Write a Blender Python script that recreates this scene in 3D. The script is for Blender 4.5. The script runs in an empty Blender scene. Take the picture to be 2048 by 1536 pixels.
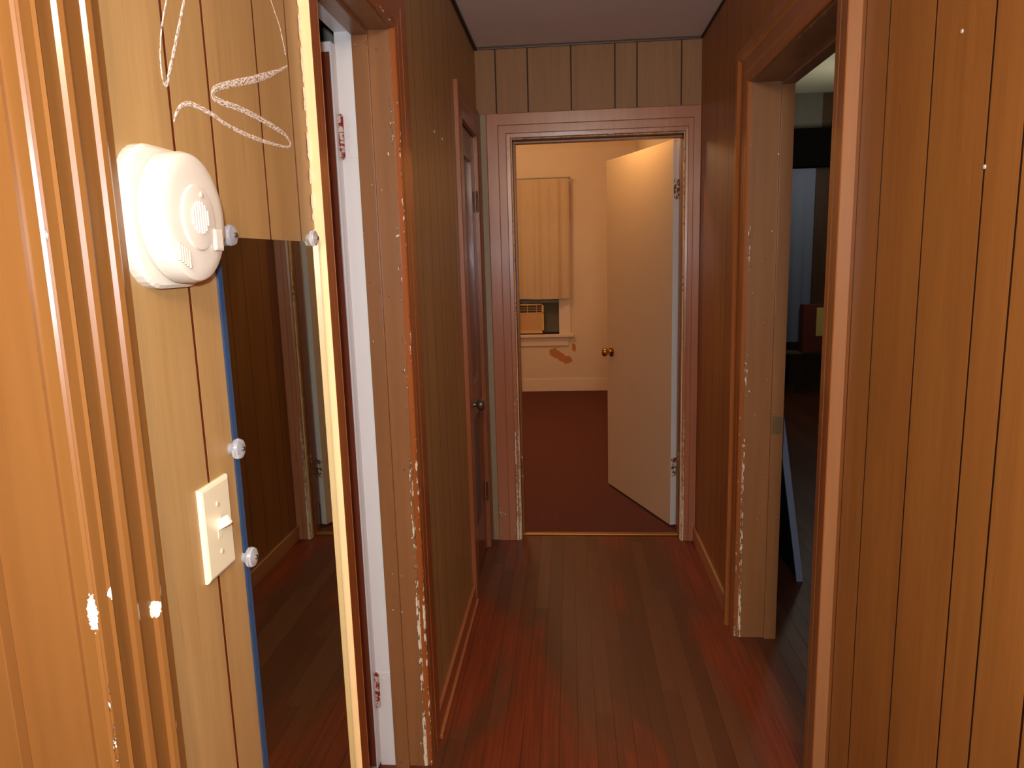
import bpy, bmesh, math, random
from mathutils import Vector, Matrix
random.seed(7)
SC = bpy.context.scene
COL = SC.collection

# ------------------------------------------------------------------ camera, light, exposure
CAMZ = 1.45
cam_d = bpy.data.cameras.new('camera'); cam = bpy.data.objects.new('camera', cam_d); COL.objects.link(cam)
r = Vector((0.99657648, 0.07785834, -0.02780998)); u = Vector((0.0140859, 0.17155773, 0.98507336)); f = Vector((-0.08146719, 0.98209268, -0.16987369))
M = Matrix(((r.x, u.x, -f.x, 0), (r.y, u.y, -f.y, 0), (r.z, u.z, -f.z, CAMZ), (0, 0, 0, 1)))
cam.matrix_world = M
cam_d.sensor_fit = 'HORIZONTAL'; cam_d.sensor_width = 36; cam_d.lens = 36 * 1450.8 / 2048
cam_d.clip_start = 0.02; cam_d.clip_end = 60
SC.camera = cam
SC.view_settings.view_transform = 'Standard'; SC.view_settings.look = 'None'
SC.view_settings.gamma = 1; SC.view_settings.exposure = 0.92
w = bpy.data.worlds.new('world'); SC.world = w; w.use_nodes = True
w.node_tree.nodes['Background'].inputs[0].default_value = (0.10, 0.12, 0.16, 1)
w.node_tree.nodes['Background'].inputs[1].default_value = 0.02


def point(name, loc, power, color, radius):
    d = bpy.data.lights.new(name, 'POINT'); d.energy = power; d.color = color; d.shadow_soft_size = radius
    o = bpy.data.objects.new(name, d); o.location = loc; COL.objects.link(o)
    return o


point('camera_flash', (-0.02, 0.0, CAMZ + 0.05), 28, (0.86, 1.0, 1.14), 0.012)
point('hall_fill', (0.12, -1.05, 2.2), 54, (1.0, 0.86, 0.68), 0.12)  # added fill behind the camera, lifts the hall; no known fixture
point('bedroom_bulb', (-0.70, 6.2, 2.68), 17, (1.0, 0.68, 0.38), 0.22)
point('door_top_fill', (0.22, 4.02, 2.28), 6.5, (1.0, 0.62, 0.25), 0.03)  # extra light added to brighten the top of the bedroom door, no real lamp
point('side_room_fill', (2.3, 6.5, 2.3), 6, (1.0, 0.97, 0.86), 0.15)  # unseen fill added to lift the dark side room

# ------------------------------------------------------------------ material helpers
def lin(c):
    return tuple(((v / 255) / 12.92 if v / 255 <= 0.04045 else ((v / 255 + 0.055) / 1.055) ** 2.4) for v in c) + (1,)


class N:
    def __init__(s, name, rough=0.5):
        s.m = bpy.data.materials.new(name); s.m.use_nodes = True
        s.t = s.m.node_tree; s.b = s.t.nodes['Principled BSDF']; s.b.inputs['Roughness'].default_value = rough

    def n(s, typ, **kw):
        x = s.t.nodes.new(typ)
        for k, v in kw.items(): setattr(x, k, v)
        return x

    def put(s, sock, v):
        if hasattr(v, 'is_linked') or hasattr(v, 'links'): s.t.links.new(v, sock)
        else: sock.default_value = v

    def math(s, op, a, b=0.0, c=None, clamp=False):
        x = s.n('ShaderNodeMath', operation=op); x.use_clamp = clamp
        s.put(x.inputs[0], a); s.put(x.inputs[1], b)
        if c is not None: s.put(x.inputs[2], c)
        return x.outputs[0]

    def obj(s):
        return s.n('ShaderNodeNewGeometry').outputs['Position']

    def uv(s):
        return s.n('ShaderNodeUVMap').outputs[0]

    def sep(s, v):
        x = s.n('ShaderNodeSeparateXYZ'); s.t.links.new(v, x.inputs[0]); return x.outputs

    def scale(s, v, sc, loc=(0, 0, 0)):
        x = s.n('ShaderNodeMapping'); x.inputs['Scale'].default_value = sc; x.inputs['Location'].default_value = loc
        s.t.links.new(v, x.inputs[0]); return x.outputs[0]

    def noise(s, v, scale=1, detail=3, rough=0.55, dist=0):
        x = s.n('ShaderNodeTexNoise'); s.t.links.new(v, x.inputs['Vector'])
        x.inputs['Scale'].default_value = scale; x.inputs['Detail'].default_value = detail
        x.inputs['Roughness'].default_value = rough; x.inputs['Distortion'].default_value = dist
        return x.outputs[0]

    def ramp(s, v, stops):
        x = s.n('ShaderNodeValToRGB'); s.put(x.inputs[0], v); e = x.color_ramp.elements
        while len(e) < len(stops): e.new(0.5)
        for i, (p, c) in enumerate(stops): e[i].position = p; e[i].color = c
        return x.outputs[0]

    def mix(s, fac, a, b, blend='MIX'):
        x = s.n('ShaderNodeMix', data_type='RGBA', blend_type=blend)
        s.put(x.inputs[0], fac); s.put(x.inputs[6], a); s.put(x.inputs[7], b); return x.outputs[2]

    def smooth(s, v, a, b):      # 0 at a, 1 at b
        x = s.n('ShaderNodeMapRange', interpolation_type='SMOOTHSTEP'); s.put(x.inputs[0], v)
        x.inputs[1].default_value = a; x.inputs[2].default_value = b; return x.outputs[0]

    def bump(s, h, strength, dist=0.002):
        x = s.n('ShaderNodeBump'); x.inputs['Strength'].default_value = strength; x.inputs['Distance'].default_value = dist
        s.put(x.inputs['Height'], h); s.t.links.new(x.outputs[0], s.b.inputs['Normal'])

    def color(s, c): s.put(s.b.inputs['Base Color'], c)


def plain(name, c, rough=0.5, metal=0.0, var=0.06, spec=0.5):
    m = N(name, rough); c = lin(c)
    d = tuple(max(0, v * (1 - var * 3)) for v in c[:3]) + (1,)
    m.color(m.mix(m.noise(m.obj(), 9, 4), c, d)); m.b.inputs['Metallic'].default_value = metal
    m.b.inputs['Specular IOR Level'].default_value = spec
    return m.m


def panel(name, axis, grooves, ca, cb, rough=0.38, gw=0.0022, spec=0.35, groove_col=(36, 18, 10), skip=None):
    """Grooved sheet panelling: tall grain, one thin dark groove at each listed coordinate."""
    m = N(name, rough); P = m.obj(); s = m.sep(P)
    fine = m.noise(m.scale(P, (70, 70, 3.0)), 1, 5, 0.65)
    broad = m.noise(m.scale(P, (9, 9, 1.1)), 1, 3, 0.5, 1.2)
    fleck = m.noise(m.scale(P, (220, 220, 9)), 1, 2)
    k = m.math('ADD', m.math('MULTIPLY', fine, 0.5), m.math('MULTIPLY', broad, 0.5))
    c = m.ramp(k, [(0.33, lin(ca)), (0.52, tuple((a + b) / 2 for a, b in zip(lin(ca), lin(cb)))), (0.68, lin(cb))])
    c = m.mix(m.smooth(fleck, 0.60, 0.75), c, lin(ca))
    mask = None
    for g in grooves:
        d = m.math('ABSOLUTE', m.math('SUBTRACT', s[axis], g))
        mask = d if mask is None else m.math('MINIMUM', mask, d)
    wob = m.math('MULTIPLY', m.noise(m.scale(P, (1, 1, 25)), 1, 2), 0.0008)
    g = m.smooth(m.math('SUBTRACT', mask, wob), gw * 1.25, gw * 0.5)
    c = m.mix(g, c, lin(groove_col)); m.color(c)
    m.b.inputs['Specular IOR Level'].default_value = spec
    m.bump(m.math('SUBTRACT', m.math('MULTIPLY', fine, 0.12), g), 0.6, 0.0015)
    return m.m


def wood(name, ca, cb, rough=0.3, chips=None, thr=0.62, low=0.10, top=2.0, spec=0.5, along='z', spots=0.0, chipcol=(225, 214, 190), coat=0.0, seed=0.0, marks=None):
    """Varnished timber; UV x is the distance across the board, UV y runs along it.
    chips lists the UV x lines along which the finish has flaked."""
    m = N(name, rough); P = m.obj()
    sc = {'z': (45, 45, 2.2), 'y': (45, 2.2, 45), 'x': (2.2, 45, 45)}[along]
    fine = m.noise(m.scale(P, sc), 1, 4, 0.6)
    broad = m.noise(m.scale(P, tuple(v / 6 for v in sc), (seed, 0, 0)), 1, 3, 0.5, 0.8)
    k = m.math('ADD', m.math('MULTIPLY', fine, 0.45), m.math('MULTIPLY', broad, 0.55))
    c = m.ramp(k, [(0.30, lin(ca)), (0.70, lin(cb))])
    rv = rough
    if chips is not None:
        U = m.uv(); us = m.sep(U)
        n1 = m.noise(m.scale(U, (150, 38, 1), (seed, seed * 3, 0)), 1, 4, 0.6)
        n2 = m.noise(m.scale(U, (20, 5, 1), (seed * 2, seed, 4)), 1, 2, 0.5)
        d = None
        for q in chips:
            x = m.math('ABSOLUTE', m.math('SUBTRACT', us[0], q)); d = x if d is None else m.math('MINIMUM', d, x)
        near = m.smooth(d, 0.0075, 0.0)
        z = m.sep(P)[2]
        lowk = m.math('MULTIPLY', m.smooth(z, top, 0.0), low)
        v = m.math('ADD', m.math('ADD', m.math('MULTIPLY', n1, 0.6), m.math('MULTIPLY', n2, 0.4)), m.math('MULTIPLY', near, 0.20))
        v = m.math('ADD', v, lowk)
        if spots:
            sp = m.noise(m.scale(U, (70, 45, 1), (9 + seed, 3, 0)), 1, 1)
            v = m.math('MAXIMUM', v, m.math('MULTIPLY', sp, spots))
        if marks:      # single flakes: (uv x, height, half width, half height)
            zz = m.sep(P)[2]; wv = m.math('MULTIPLY', m.math('SUBTRACT', m.noise(m.scale(U, (260, 260, 1)), 1, 3), 0.5), 1.3)
            for (mu, mz, ru, rz) in marks:
                a_ = m.math('DIVIDE', m.math('SUBTRACT', us[0], mu), ru); b_ = m.math('DIVIDE', m.math('SUBTRACT', zz, mz), rz)
                dd = m.math('ADD', m.math('SQRT', m.math('ADD', m.math('MULTIPLY', a_, a_), m.math('MULTIPLY', b_, b_))), wv)
                v = m.math('MAXIMUM', v, m.math('MULTIPLY', m.math('LESS_THAN', dd, 1.0), 2.0))
        ch = m.smooth(v, thr + 0.105, thr + 0.125)
        edge = m.smooth(v, thr + 0.075, thr + 0.105)
        c = m.mix(edge, c, lin((70, 42, 24))); c = m.mix(ch, c, lin(chipcol))
        m.put(m.b.inputs['Roughness'], m.math('ADD', m.math('MULTIPLY', ch, 0.4), rough))
        m.bump(m.math('SUBTRACT', m.math('MULTIPLY', fine, 0.08), m.math('MULTIPLY', ch, 0.6)), 0.5, 0.0012)
    else:
        m.bump(fine, 0.12, 0.001)
    m.color(c); m.b.inputs['Specular IOR Level'].default_value = spec
    m.b.inputs['Coat Weight'].default_value = coat; m.b.inputs['Coat Roughness'].default_value = 0.12
    return m.m


# ------------------------------------------------------------------ mesh helpers
def new_obj(name, bm, mats, parent=None, smooth=False, uvf=None, kind=None):
    me = bpy.data.meshes.new(name)
    bmesh.ops.recalc_face_normals(bm, faces=bm.faces[:])
    if uvf:
        L = bm.loops.layers.uv.verify()
        for fc in bm.faces:
            for lp in fc.loops: lp[L].uv = uvf(lp.vert.co)
    for fc in bm.faces: fc.smooth = smooth
    bm.to_mesh(me); bm.free()
    if smooth: me.set_sharp_from_angle(angle=math.radians(32))
    for mm in (mats if isinstance(mats, (list, tuple)) else [mats]): me.materials.append(mm)
    o = bpy.data.objects.new(name, me); COL.objects.link(o)
    if parent: o.parent = parent
    if kind: o['kind'] = kind
    return o


def tag(o, label, cat, group=None):
    o['label'] = label; o['category'] = cat
    if group: o['group'] = group
    return o


def empty(name, loc, rz=0):
    o = bpy.data.objects.new(name, None); o.location = loc; o.rotation_euler = (0, 0, rz); o.empty_display_size = 0.05
    COL.objects.link(o); return o


def box(bm, a, b, bev=0.0, mi=0):
    a2 = [min(x, y) for x, y in zip(a, b)]; b2 = [max(x, y) for x, y in zip(a, b)]
    res = bmesh.ops.create_cube(bm, size=1)
    vs = res['verts']
    for v in vs:
        v.co = Vector([a2[i] + (v.co[i] + 0.5) * (b2[i] - a2[i]) for i in range(3)])
    fs = set(fc for v in vs for fc in v.link_faces)
    for fc in fs: fc.material_index = mi
    if bev:
        es = list(set(e for v in vs for e in v.link_edges))
        bmesh.ops.bevel(bm, geom=es, offset=bev, segments=2, affect='EDGES', profile=0.6)
    return vs


def solid(name, a, b, mat, parent=None, bev=0.0, kind=None, uvf=None):
    bm = bmesh.new(); box(bm, a, b, bev); return new_obj(name, bm, mat, parent, kind=kind, uvf=uvf)


def lathe(bm, prof, axis='z', n=32, org=(0, 0, 0)):
    """prof: (radius, height) list revolved about the axis through org."""
    rings = []
    for rr, h in prof:
        ring = []
        for i in range(n):
            a = 2 * math.pi * i / n; c, s_ = rr * math.cos(a), rr * math.sin(a)
            p = {'z': (c, s_, h), 'x': (h, c, s_), 'y': (c, h, s_)}[axis]
            ring.append(bm.verts.new(Vector(p) + Vector(org)))
        rings.append(ring)
    for a, b in zip(rings, rings[1:]):
        for i in range(n):
            bm.faces.new((a[i], a[(i + 1) % n], b[(i + 1) % n], b[i]))
    if prof[0][0] > 1e-6: bm.faces.new(rings[0])
    if prof[-1][0] > 1e-6: bm.faces.new(rings[-1])
    bmesh.ops.remove_doubles(bm, verts=bm.verts[:], dist=1e-6)


# ------------------------------------------------------------------ dimensions (metres)
XL, XR, YF, HC = -0.433, 0.621, 3.607, 2.432      # hall faces and hall ceiling
WT = 0.138                                        # wall thickness
TOP = 2.012                                       # head of every door opening
CW = 0.115                                        # casing width
YB = -1.7                                         # end of the hall behind the camera
YE = 7.88                                         # outside wall of the rooms beyond
HR = 3.0                                          # ceiling of the rooms
OPEN_NEAR = (-0.22, 0.555); OPEN_WHITE = (1.297, 1.868); OPEN_CLOSET = (3.015, 3.492)
OPEN_RIGHT = (1.806, 2.63); OPEN_FAR = (-0.268, 0.545)

# ------------------------------------------------------------------ materials
NEAR_MARKS = [(0.014, 1.155, 0.005, 0.016), (0.036, 1.165, 0.004, 0.006), (0.115, 1.115, 0.007, 0.009), (0.128, 1.13, 0.004, 0.006), (0.128, 0.98, 0.003, 0.006), (0.03, 0.98, 0.003, 0.005)]
GL = [-1.5, -1.3, -1.12, -0.95, -0.8, -0.62, -0.4, .803, .896, 1.047, 1.17, 2.06, 2.15, 2.30, 2.43, 2.52, 2.68, 2.80]
GR = [-1.5, -1.31, -1.18, -1.0, -.85, -.66, -.5, -.36, -.2, -.05, .09, .27, .42, .56, .69, .84, .97, 1.087, 1.178, 1.36, 1.547, 1.665,
      2.83, 2.98, 3.07, 3.22, 3.40, 3.50]
GF = [-.336, -.185, .019, .223, .325, .529]
PA, PB = (128, 88, 48), (170, 126, 76)
m_panel_l = panel('panelling_left', 1, GL, (158, 122, 72), (178, 140, 88), 0.42, groove_col=(92, 36, 12))
m_panel_r = panel('panelling_right', 1, GR, (148, 90, 38), (170, 108, 48), 0.40)
m_panel_f = panel('panelling_end', 0, GF, (138, 102, 68), (160, 120, 82), 0.55, gw=0.003)
m_plaster = plain('plaster', (205, 190, 165), 0.7)
m_cream = plain('cream_wall_paint', (226, 196, 160), 0.6, var=0.02)
m_cream_gloss = plain('cream_trim_paint', (230, 200, 165), 0.4, var=0.02)
m_white = plain('white_gloss_paint', (238, 238, 236), 0.35, var=0.02)
m_ceiling = plain('ceiling_board', (238, 230, 222), 0.8, var=0.03)
m_black = plain('black_trim', (26, 18, 18), 0.5)
m_casing_near = wood('casing_varnish_near', (112, 70, 30), (130, 86, 40), 0.32, chips=[0.019], thr=0.715, low=0.06, top=1.9, coat=0.15, seed=2, marks=NEAR_MARKS)
m_jamb_near = wood('jamb_varnish_near', (112, 70, 30), (130, 84, 40), 0.34, chips=[0.0], thr=0.74, low=0.05, spots=0.95, seed=3)
m_casing_white = wood('casing_varnish', (130, 68, 28), (164, 92, 42), 0.27, chips=[0.012, 0.016], thr=0.675, low=0.085, top=2.2, coat=0.2, seed=5)
m_casing_far = wood('casing_varnish_rosy', (150, 92, 62), (174, 110, 78), 0.28, chips=[0.006, 0.014, 0.028], thr=0.675, low=0.17, top=1.0, coat=0.2, seed=11)
m_casing_right = wood('casing_varnish_right', (140, 80, 38), (168, 100, 52), 0.28, chips=[0.012], thr=0.70, low=0.07, top=1.6, coat=0.2, seed=17)
m_casing_closet = wood('casing_varnish_closet', (120, 66, 34), (160, 94, 58), 0.3, chips=[0.125], thr=0.70, low=0.04, top=2.0, seed=23)
m_edge_cream = wood('casing_edge_cream', (214, 176, 118), (238, 206, 158), 0.35)
m_edge_tan = wood('casing_edge_tan', (144, 98, 62), (162, 112, 72), 0.35)
m_jamb = wood('jamb_varnish', (130, 88, 52), (154, 106, 66), 0.35, chips=[0.0, 0.006], thr=0.665, low=0.11, top=1.5, spots=1.02, seed=31)
m_jamb_far = wood('jamb_worn', (120, 70, 36), (150, 90, 50), 0.35, chips=[0.0, 0.008, 0.016], thr=0.545, low=0.08, top=2.0, seed=37, chipcol=(220, 184, 124))
m_base_r = wood('baseboard_tan', (176, 118, 74), (198, 138, 90), 0.5, along='y')
m_base_l = wood('baseboard_red', (150, 84, 46), (176, 104, 60), 0.45, along='y')
m_brown_door = wood('door_brown', (96, 48, 24), (120, 62, 32), 0.3, coat=0.2)
m_brass = plain('brass', (190, 140, 70), 0.22, 1.0)
m_dark_metal = plain('tarnished_metal', (112, 98, 84), 0.35, 0.6, var=0.2)
m_ivory = plain('ivory_plastic', (226, 214, 178), 0.28, var=0.01)
m_detector = plain('aged_white_plastic', (216, 206, 186), 0.3, var=0.01)
m_screw = plain('painted_screw', (206, 192, 156), 0.3)


def floor_mat():
    m = N('strip_floor', 0.4); P = m.obj(); s = m.sep(P)
    pw = 0.057
    a = m.math('DIVIDE', m.math('ADD', s[0], 5.01), pw); idx = m.math('FLOOR', a); fr = m.math('FRACT', a)
    wn = m.n('ShaderNodeTexWhiteNoise', noise_dimensions='1D'); m.put(wn.inputs['W'], idx)
    # boards of differing length along each strip
    yy = m.math('ADD', s[1], m.math('MULTIPLY', wn.outputs[0], 7.0)); bi = m.math('FLOOR', m.math('DIVIDE', yy, 1.3))
    wn2 = m.n('ShaderNodeTexWhiteNoise', noise_dimensions='2D'); cb = m.n('ShaderNodeCombineXYZ')
    m.put(cb.inputs[0], idx); m.put(cb.inputs[1], bi); m.t.links.new(cb.outputs[0], wn2.inputs['Vector'])
    tone = wn2.outputs[0]
    grain = m.noise(m.scale(P, (90, 3, 1)), 1, 4, 0.6)
    c = m.ramp(m.math('ADD', m.math('MULTIPLY', tone, 0.6), m.math('MULTIPLY', grain, 0.4)),
               [(0.2, lin((84, 42, 20))), (0.55, lin((94, 48, 24))), (0.85, lin((106, 60, 34)))])
    # red varnish that survives along the walls, worn pale in the middle
    wear = m.noise(m.scale(P, (2.6, 1.0, 1), (3.1, 0.4, 0)), 1, 4, 0.6, 0.6)
    side = m.smooth(m.math('ABSOLUTE', m.math('SUBTRACT', s[0], 0.17)), 0.16, 0.42)
    inhall = m.smooth(s[0], 0.72, 0.60)
    k = m.math('MULTIPLY', m.smooth(m.math('ADD', wear, m.math('MULTIPLY', side, 0.16)), 0.50, 0.66), inhall)
    red = m.ramp(grain, [(0.3, lin((100, 34, 10))), (0.7, lin((142, 54, 18)))])
    c = m.mix(m.math('MULTIPLY', k, 0.85), c, red)
    gr = m.smooth(m.noise(m.scale(P, (1.7, 0.9, 1), (8, 5, 0)), 1, 3), 0.5, 0.7)
    c = m.mix(m.math('MULTIPLY', gr, 0.2), c, lin((86, 66, 52)))
    gap = m.smooth(m.math('ABSOLUTE', m.math('SUBTRACT', fr, 0.5)), 0.478, 0.495)
    c = m.mix(m.math('MULTIPLY', gap, 0.7), c, lin((22, 12, 8)))
    m.color(c); m.put(m.b.inputs['Roughness'], m.math('ADD', 0.3, m.math('MULTIPLY', wear, 0.3)))
    m.b.inputs['Specular IOR Level'].default_value = 0.4
    m.bump(m.math('SUBTRACT', m.math('MULTIPLY', grain, 0.2), gap), 0.3, 0.001)
    return m.m


m_floor = floor_mat()


def carpet_mat():
    m = N('carpet', 0.95); P = m.obj(); n = m.noise(P, 220, 3); b = m.noise(P, 1.4, 3)
    m.color(m.mix(m.math('MULTIPLY', b, 0.5), m.ramp(n, [(0.3, lin((84, 48, 40))), (0.7, lin((122, 74, 62)))]), lin((104, 62, 54))))
    m.bump(n, 0.8, 0.004); m.b.inputs['Specular IOR Level'].default_value = 0.05
    return m.m


m_carpet = carpet_mat()


# ------------------------------------------------------------------ walls
def wall_boxes(bm, plane, s_lo, s_hi, t0, t1, z1, openings, mi_back=1):
    """Wall slab running along s with door openings; t0 is the hall face, t1 the room face."""
    edges = [s_lo]
    cur = s_lo
    def b(sa, sb, za, zb):
        if sb - sa < 1e-5: return
        if plane == 'x': vs = box(bm, (t0, sa, za), (t1, sb, zb))
        else: vs = box(bm, (sa, t0, za), (sb, t1, zb))
        for fc in set(fc for v in vs for fc in v.link_faces):
            ax = 0 if plane == 'x' else 1
            fc.material_index = 0 if all(abs(v.co[ax] - t0) < 1e-5 for v in fc.verts) else mi_back
    for (a, c) in sorted(openings):
        a -= 0.018; c += 0.018
        b(cur, a, 0, z1); b(a, c, TOP + 0.018, z1); cur = c
    b(cur, s_hi, 0, z1)


bm = bmesh.new(); wall_boxes(bm, 'x', YB, YF + WT, XL, XL - WT, HR, [OPEN_NEAR, OPEN_WHITE, OPEN_CLOSET])
new_obj('wall_left', bm, [m_panel_l, m_plaster], kind='structure')
bm = bmesh.new(); wall_boxes(bm, 'x', YB, YF + WT, XR, XR + WT, HR, [OPEN_RIGHT])
new_obj('wall_right', bm, [m_panel_r, m_plaster], kind='structure')
bm = bmesh.new(); wall_boxes(bm, 'y', XL, XR, YF, YF + WT, HR, [OPEN_FAR])
new_obj('wall_end', bm, [m_panel_f, m_cream], kind='structure')
solid('wall_back', (XL - WT, YB - 0.12, 0), (XR + WT, YB, HR), m_panel_f, kind='structure')
solid('ceiling', (XL, YB, HC), (XR, YF, HC + 0.04), m_ceiling, kind='structure')
solid('floor', (-2.6, YB - 0.12, -0.08), (4.2, YF + 0.055, 0), m_floor, kind='structure')

# bedroom beyond the end door
BX0, BX1 = -2.4, 0.70
bm = bmesh.new(); box(bm, (BX0, YF + 0.055, -0.08), (BX1 + 0.02, YE, 0.004)); new_obj('floor', bm, m_carpet, kind='structure')
solid('ceiling', (BX0, YF + WT, HR), (BX1, YE, HR + 0.05), m_ceiling, kind='structure')
solid('wall_bedroom_right', (BX1, YF + WT, 0), (BX1 + 0.14, YE + 0.14, HR), [m_cream], kind='structure')
solid('wall_bedroom_left', (BX0 - 0.12, YF, 0), (BX0, YE + 0.14, HR), [m_cream], kind='structure')
solid('wall_bedroom_front', (BX0, YF, 0), (XL - WT, YF + WT, HR), [m_cream], kind='structure')


def stained_wall():
    m = N('cream_wall_paint_stained', 0.6); P = m.obj(); s = m.sep(P)
    warp = m.noise(m.scale(P, (16, 1, 16)), 1, 4, 0.65)
    k = None
    for (cx, cz, rx, rz, ang) in [(-0.175, 0.428, 0.068, 0.048, -0.6), (-0.11, 0.378, 0.075, 0.040, -0.7), (-0.045, 0.345, 0.055, 0.040, 0.0), (0.035, 0.478, 0.022, 0.042, 0.1)]:
        dx = m.math('SUBTRACT', s[0], cx); dz = m.math('SUBTRACT', s[2], cz)
        ca, sa = math.cos(ang), math.sin(ang)
        a = m.math('DIVIDE', m.math('ADD', m.math('MULTIPLY', dx, ca), m.math('MULTIPLY', dz, sa)), rx)
        b = m.math('DIVIDE', m.math('SUBTRACT', m.math('MULTIPLY', dz, ca), m.math('MULTIPLY', dx, sa)), rz)
        d = m.math('SQRT', m.math('ADD', m.math('MULTIPLY', a, a), m.math('MULTIPLY', b, b)))
        k = d if k is None else m.math('MINIMUM', k, d)
    st = m.smooth(m.math('ADD', k, m.math('MULTIPLY', m.math('SUBTRACT', warp, 0.5), 1.6)), 1.08, 0.98)
    base = m.mix(m.noise(P, 3, 3), lin((226, 194, 158)), lin((214, 184, 150)))
    m.color(m.mix(st, base, lin((190, 116, 52)))); return m.m


WX0, WX1, WZ0, WZ1 = -0.98, -0.122, 0.635, 2.12      # window opening
bm = bmesh.new()
for a, b in [((BX0, 0), (WX0, HR)), ((WX1, 0), (BX1, HR)), ((WX0, 0), (WX1, WZ0)), ((WX0, WZ1), (WX1, HR))]:
    box(bm, (a[0], YE, a[1]), (b[0], YE + 0.14, b[1]))
new_obj('wall_bedroom_end', bm, stained_wall(), kind='structure')
bm = bmesh.new(); box(bm, (BX0, YE - 0.016, 0), (BX1, YE, 0.118), 0.002); box(bm, (BX0, YE - 0.012, 0.118), (BX1, YE, 0.14), 0.004)
new_obj('baseboard_bedroom', bm, m_cream_gloss, kind='structure')

# bedroom window: casing, stool, apron, sashes and pane
m_glass = N('window_glass', 0.02); m_glass.color((0.8, 0.85, 0.9, 1)); m_glass.b.inputs['Transmission Weight'].default_value = 1.0; m_glass = m_glass.m
m_sash = plain('grey_sash_paint', (150, 142, 122), 0.5)
bm = bmesh.new()
box(bm, (WX1, YE - 0.02, 0.60), (WX1 + 0.125, YE, WZ1 + 0.12), 0.003); box(bm, (WX0 - 0.125, YE - 0.02, 0.60), (WX0, YE, WZ1 + 0.12), 0.003)
box(bm, (WX0 - 0.125, YE - 0.022, WZ1), (WX1 + 0.125, YE, WZ1 + 0.12), 0.003)
win = new_obj('window_1', bm, m_cream_gloss, kind='structure')
bm = bmesh.new(); box(bm, (WX0 - 0.15, YE - 0.06, 0.602), (WX1 + 0.155, YE + 0.10, 0.635), 0.006); new_obj('window_sill', bm, m_cream_gloss, win)
bm = bmesh.new(); box(bm, (WX0 - 0.115, YE - 0.018, 0.505), (WX1 + 0.10, YE, 0.602), 0.003); new_obj('apron', bm, m_cream_gloss, win)
bm = bmesh.new()
ys = YE + 0.05
box(bm, (WX0, ys, 0.995), (WX1, ys + 0.035, 1.045)); box(bm, (WX0, ys, WZ1 - 0.04), (WX1, ys + 0.035, WZ1))
box(bm, (WX0, ys, 1.045), (WX0 + 0.045, ys + 0.035, WZ1 - 0.04)); box(bm, (WX1 - 0.045, ys, 1.045), (WX1, ys + 0.035, WZ1 - 0.04))
new_obj('sash', bm, m_sash, win)
solid('pane', (WX0 + 0.045, ys + 0.014, 1.045), (WX1 - 0.045, ys + 0.020, WZ1 - 0.04), m_glass, win)

# ------------------------------------------------------------------ room on the right
RX0, RX1, RYB, RYE, RH = XR + WT, 3.9, 0.3, 7.6, 2.95
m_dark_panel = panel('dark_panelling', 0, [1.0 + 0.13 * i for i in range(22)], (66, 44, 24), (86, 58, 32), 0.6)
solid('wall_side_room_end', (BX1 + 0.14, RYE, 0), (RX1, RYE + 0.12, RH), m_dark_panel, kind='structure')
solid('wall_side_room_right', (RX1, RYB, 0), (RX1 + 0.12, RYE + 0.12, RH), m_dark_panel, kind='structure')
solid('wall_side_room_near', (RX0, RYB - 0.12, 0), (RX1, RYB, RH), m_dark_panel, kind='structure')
solid('floor', (BX1 + 0.14, YF + 0.055, -0.08), (RX1, RYE, 0), m_floor, kind='structure')
solid('ceiling', (RX0, RYB, RH), (RX1, RYE, RH + 0.05), plain('side_room_ceiling', (196, 190, 160), 0.8), kind='structure')
# pale frieze below the ceiling
solid('trim_5', (BX1 + 0.14, RYE - 0.02, 2.60), (2.46, RYE, RH), plain('grey_frieze', (112, 104, 92), 0.7), kind='structure')
solid('baseboard_side_room', (BX1 + 0.14, RYE - 0.03, 0.0), (RX1, RYE, 0.10), m_dark_panel, kind='structure')

# white-door room and near room: plain closed rooms so the openings have something behind them
for (x0, x1, y0, y1) in [(-2.4, XL - WT, 1.05, 2.7), (-2.4, XL - WT, -1.0, 0.93), (-1.15, XL - WT, 2.82, 3.6)]:
    bm = bmesh.new()
    box(bm, (x0 - 0.06, y0 - 0.06, 0), (x0, y1 + 0.06, HR)); box(bm, (x0, y0 - 0.06, 0), (x1, y0, HR)); box(bm, (x0, y1, 0), (x1, y1 + 0.06, HR))
    new_obj('wall_left_room', bm, m_plaster, kind='structure')
    solid('ceiling', (x0, y0, HR), (x1, y1, HR + 0.05), m_ceiling, kind='structure')

# ------------------------------------------------------------------ door casings and jambs
PROF = [(0.0, 0.0), (0.0, 0.013), (0.002, 0.0155), (0.003, 0.0145), (0.005, 0.0165), (0.016, 0.018), (0.019, 0.020), (0.022, 0.0175), (0.024, 0.0125), (0.048, 0.0125), (0.050, 0.0165),
        (0.055, 0.0185), (0.060, 0.0165), (0.062, 0.0125), (0.086, 0.0125), (0.088, 0.0165), (0.093, 0.0185), (0.098, 0.0165), (0.100, 0.013), (0.112, 0.013), (0.115, 0.010), (0.115, 0.0)]
PROF_EDGE = [(0.0, 0.0), (0.0, 0.011), (0.003, 0.014), (0.020, 0.016), (0.022, 0.0140), (0.024, 0.016), (0.058, 0.0165), (0.060, 0.0145), (0.062, 0.017), (0.1145, 0.018), (0.115, 0.0175), (0.115, 0.0)]
PROF_FLAT = [(0.0, 0.0), (0.0, 0.011), (0.003, 0.014), (0.020, 0.016), (0.022, 0.0140), (0.024, 0.016), (0.058, 0.0165), (0.060, 0.0145), (0.062, 0.017), (0.112, 0.018), (0.115, 0.0155), (0.115, 0.0)]
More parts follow.
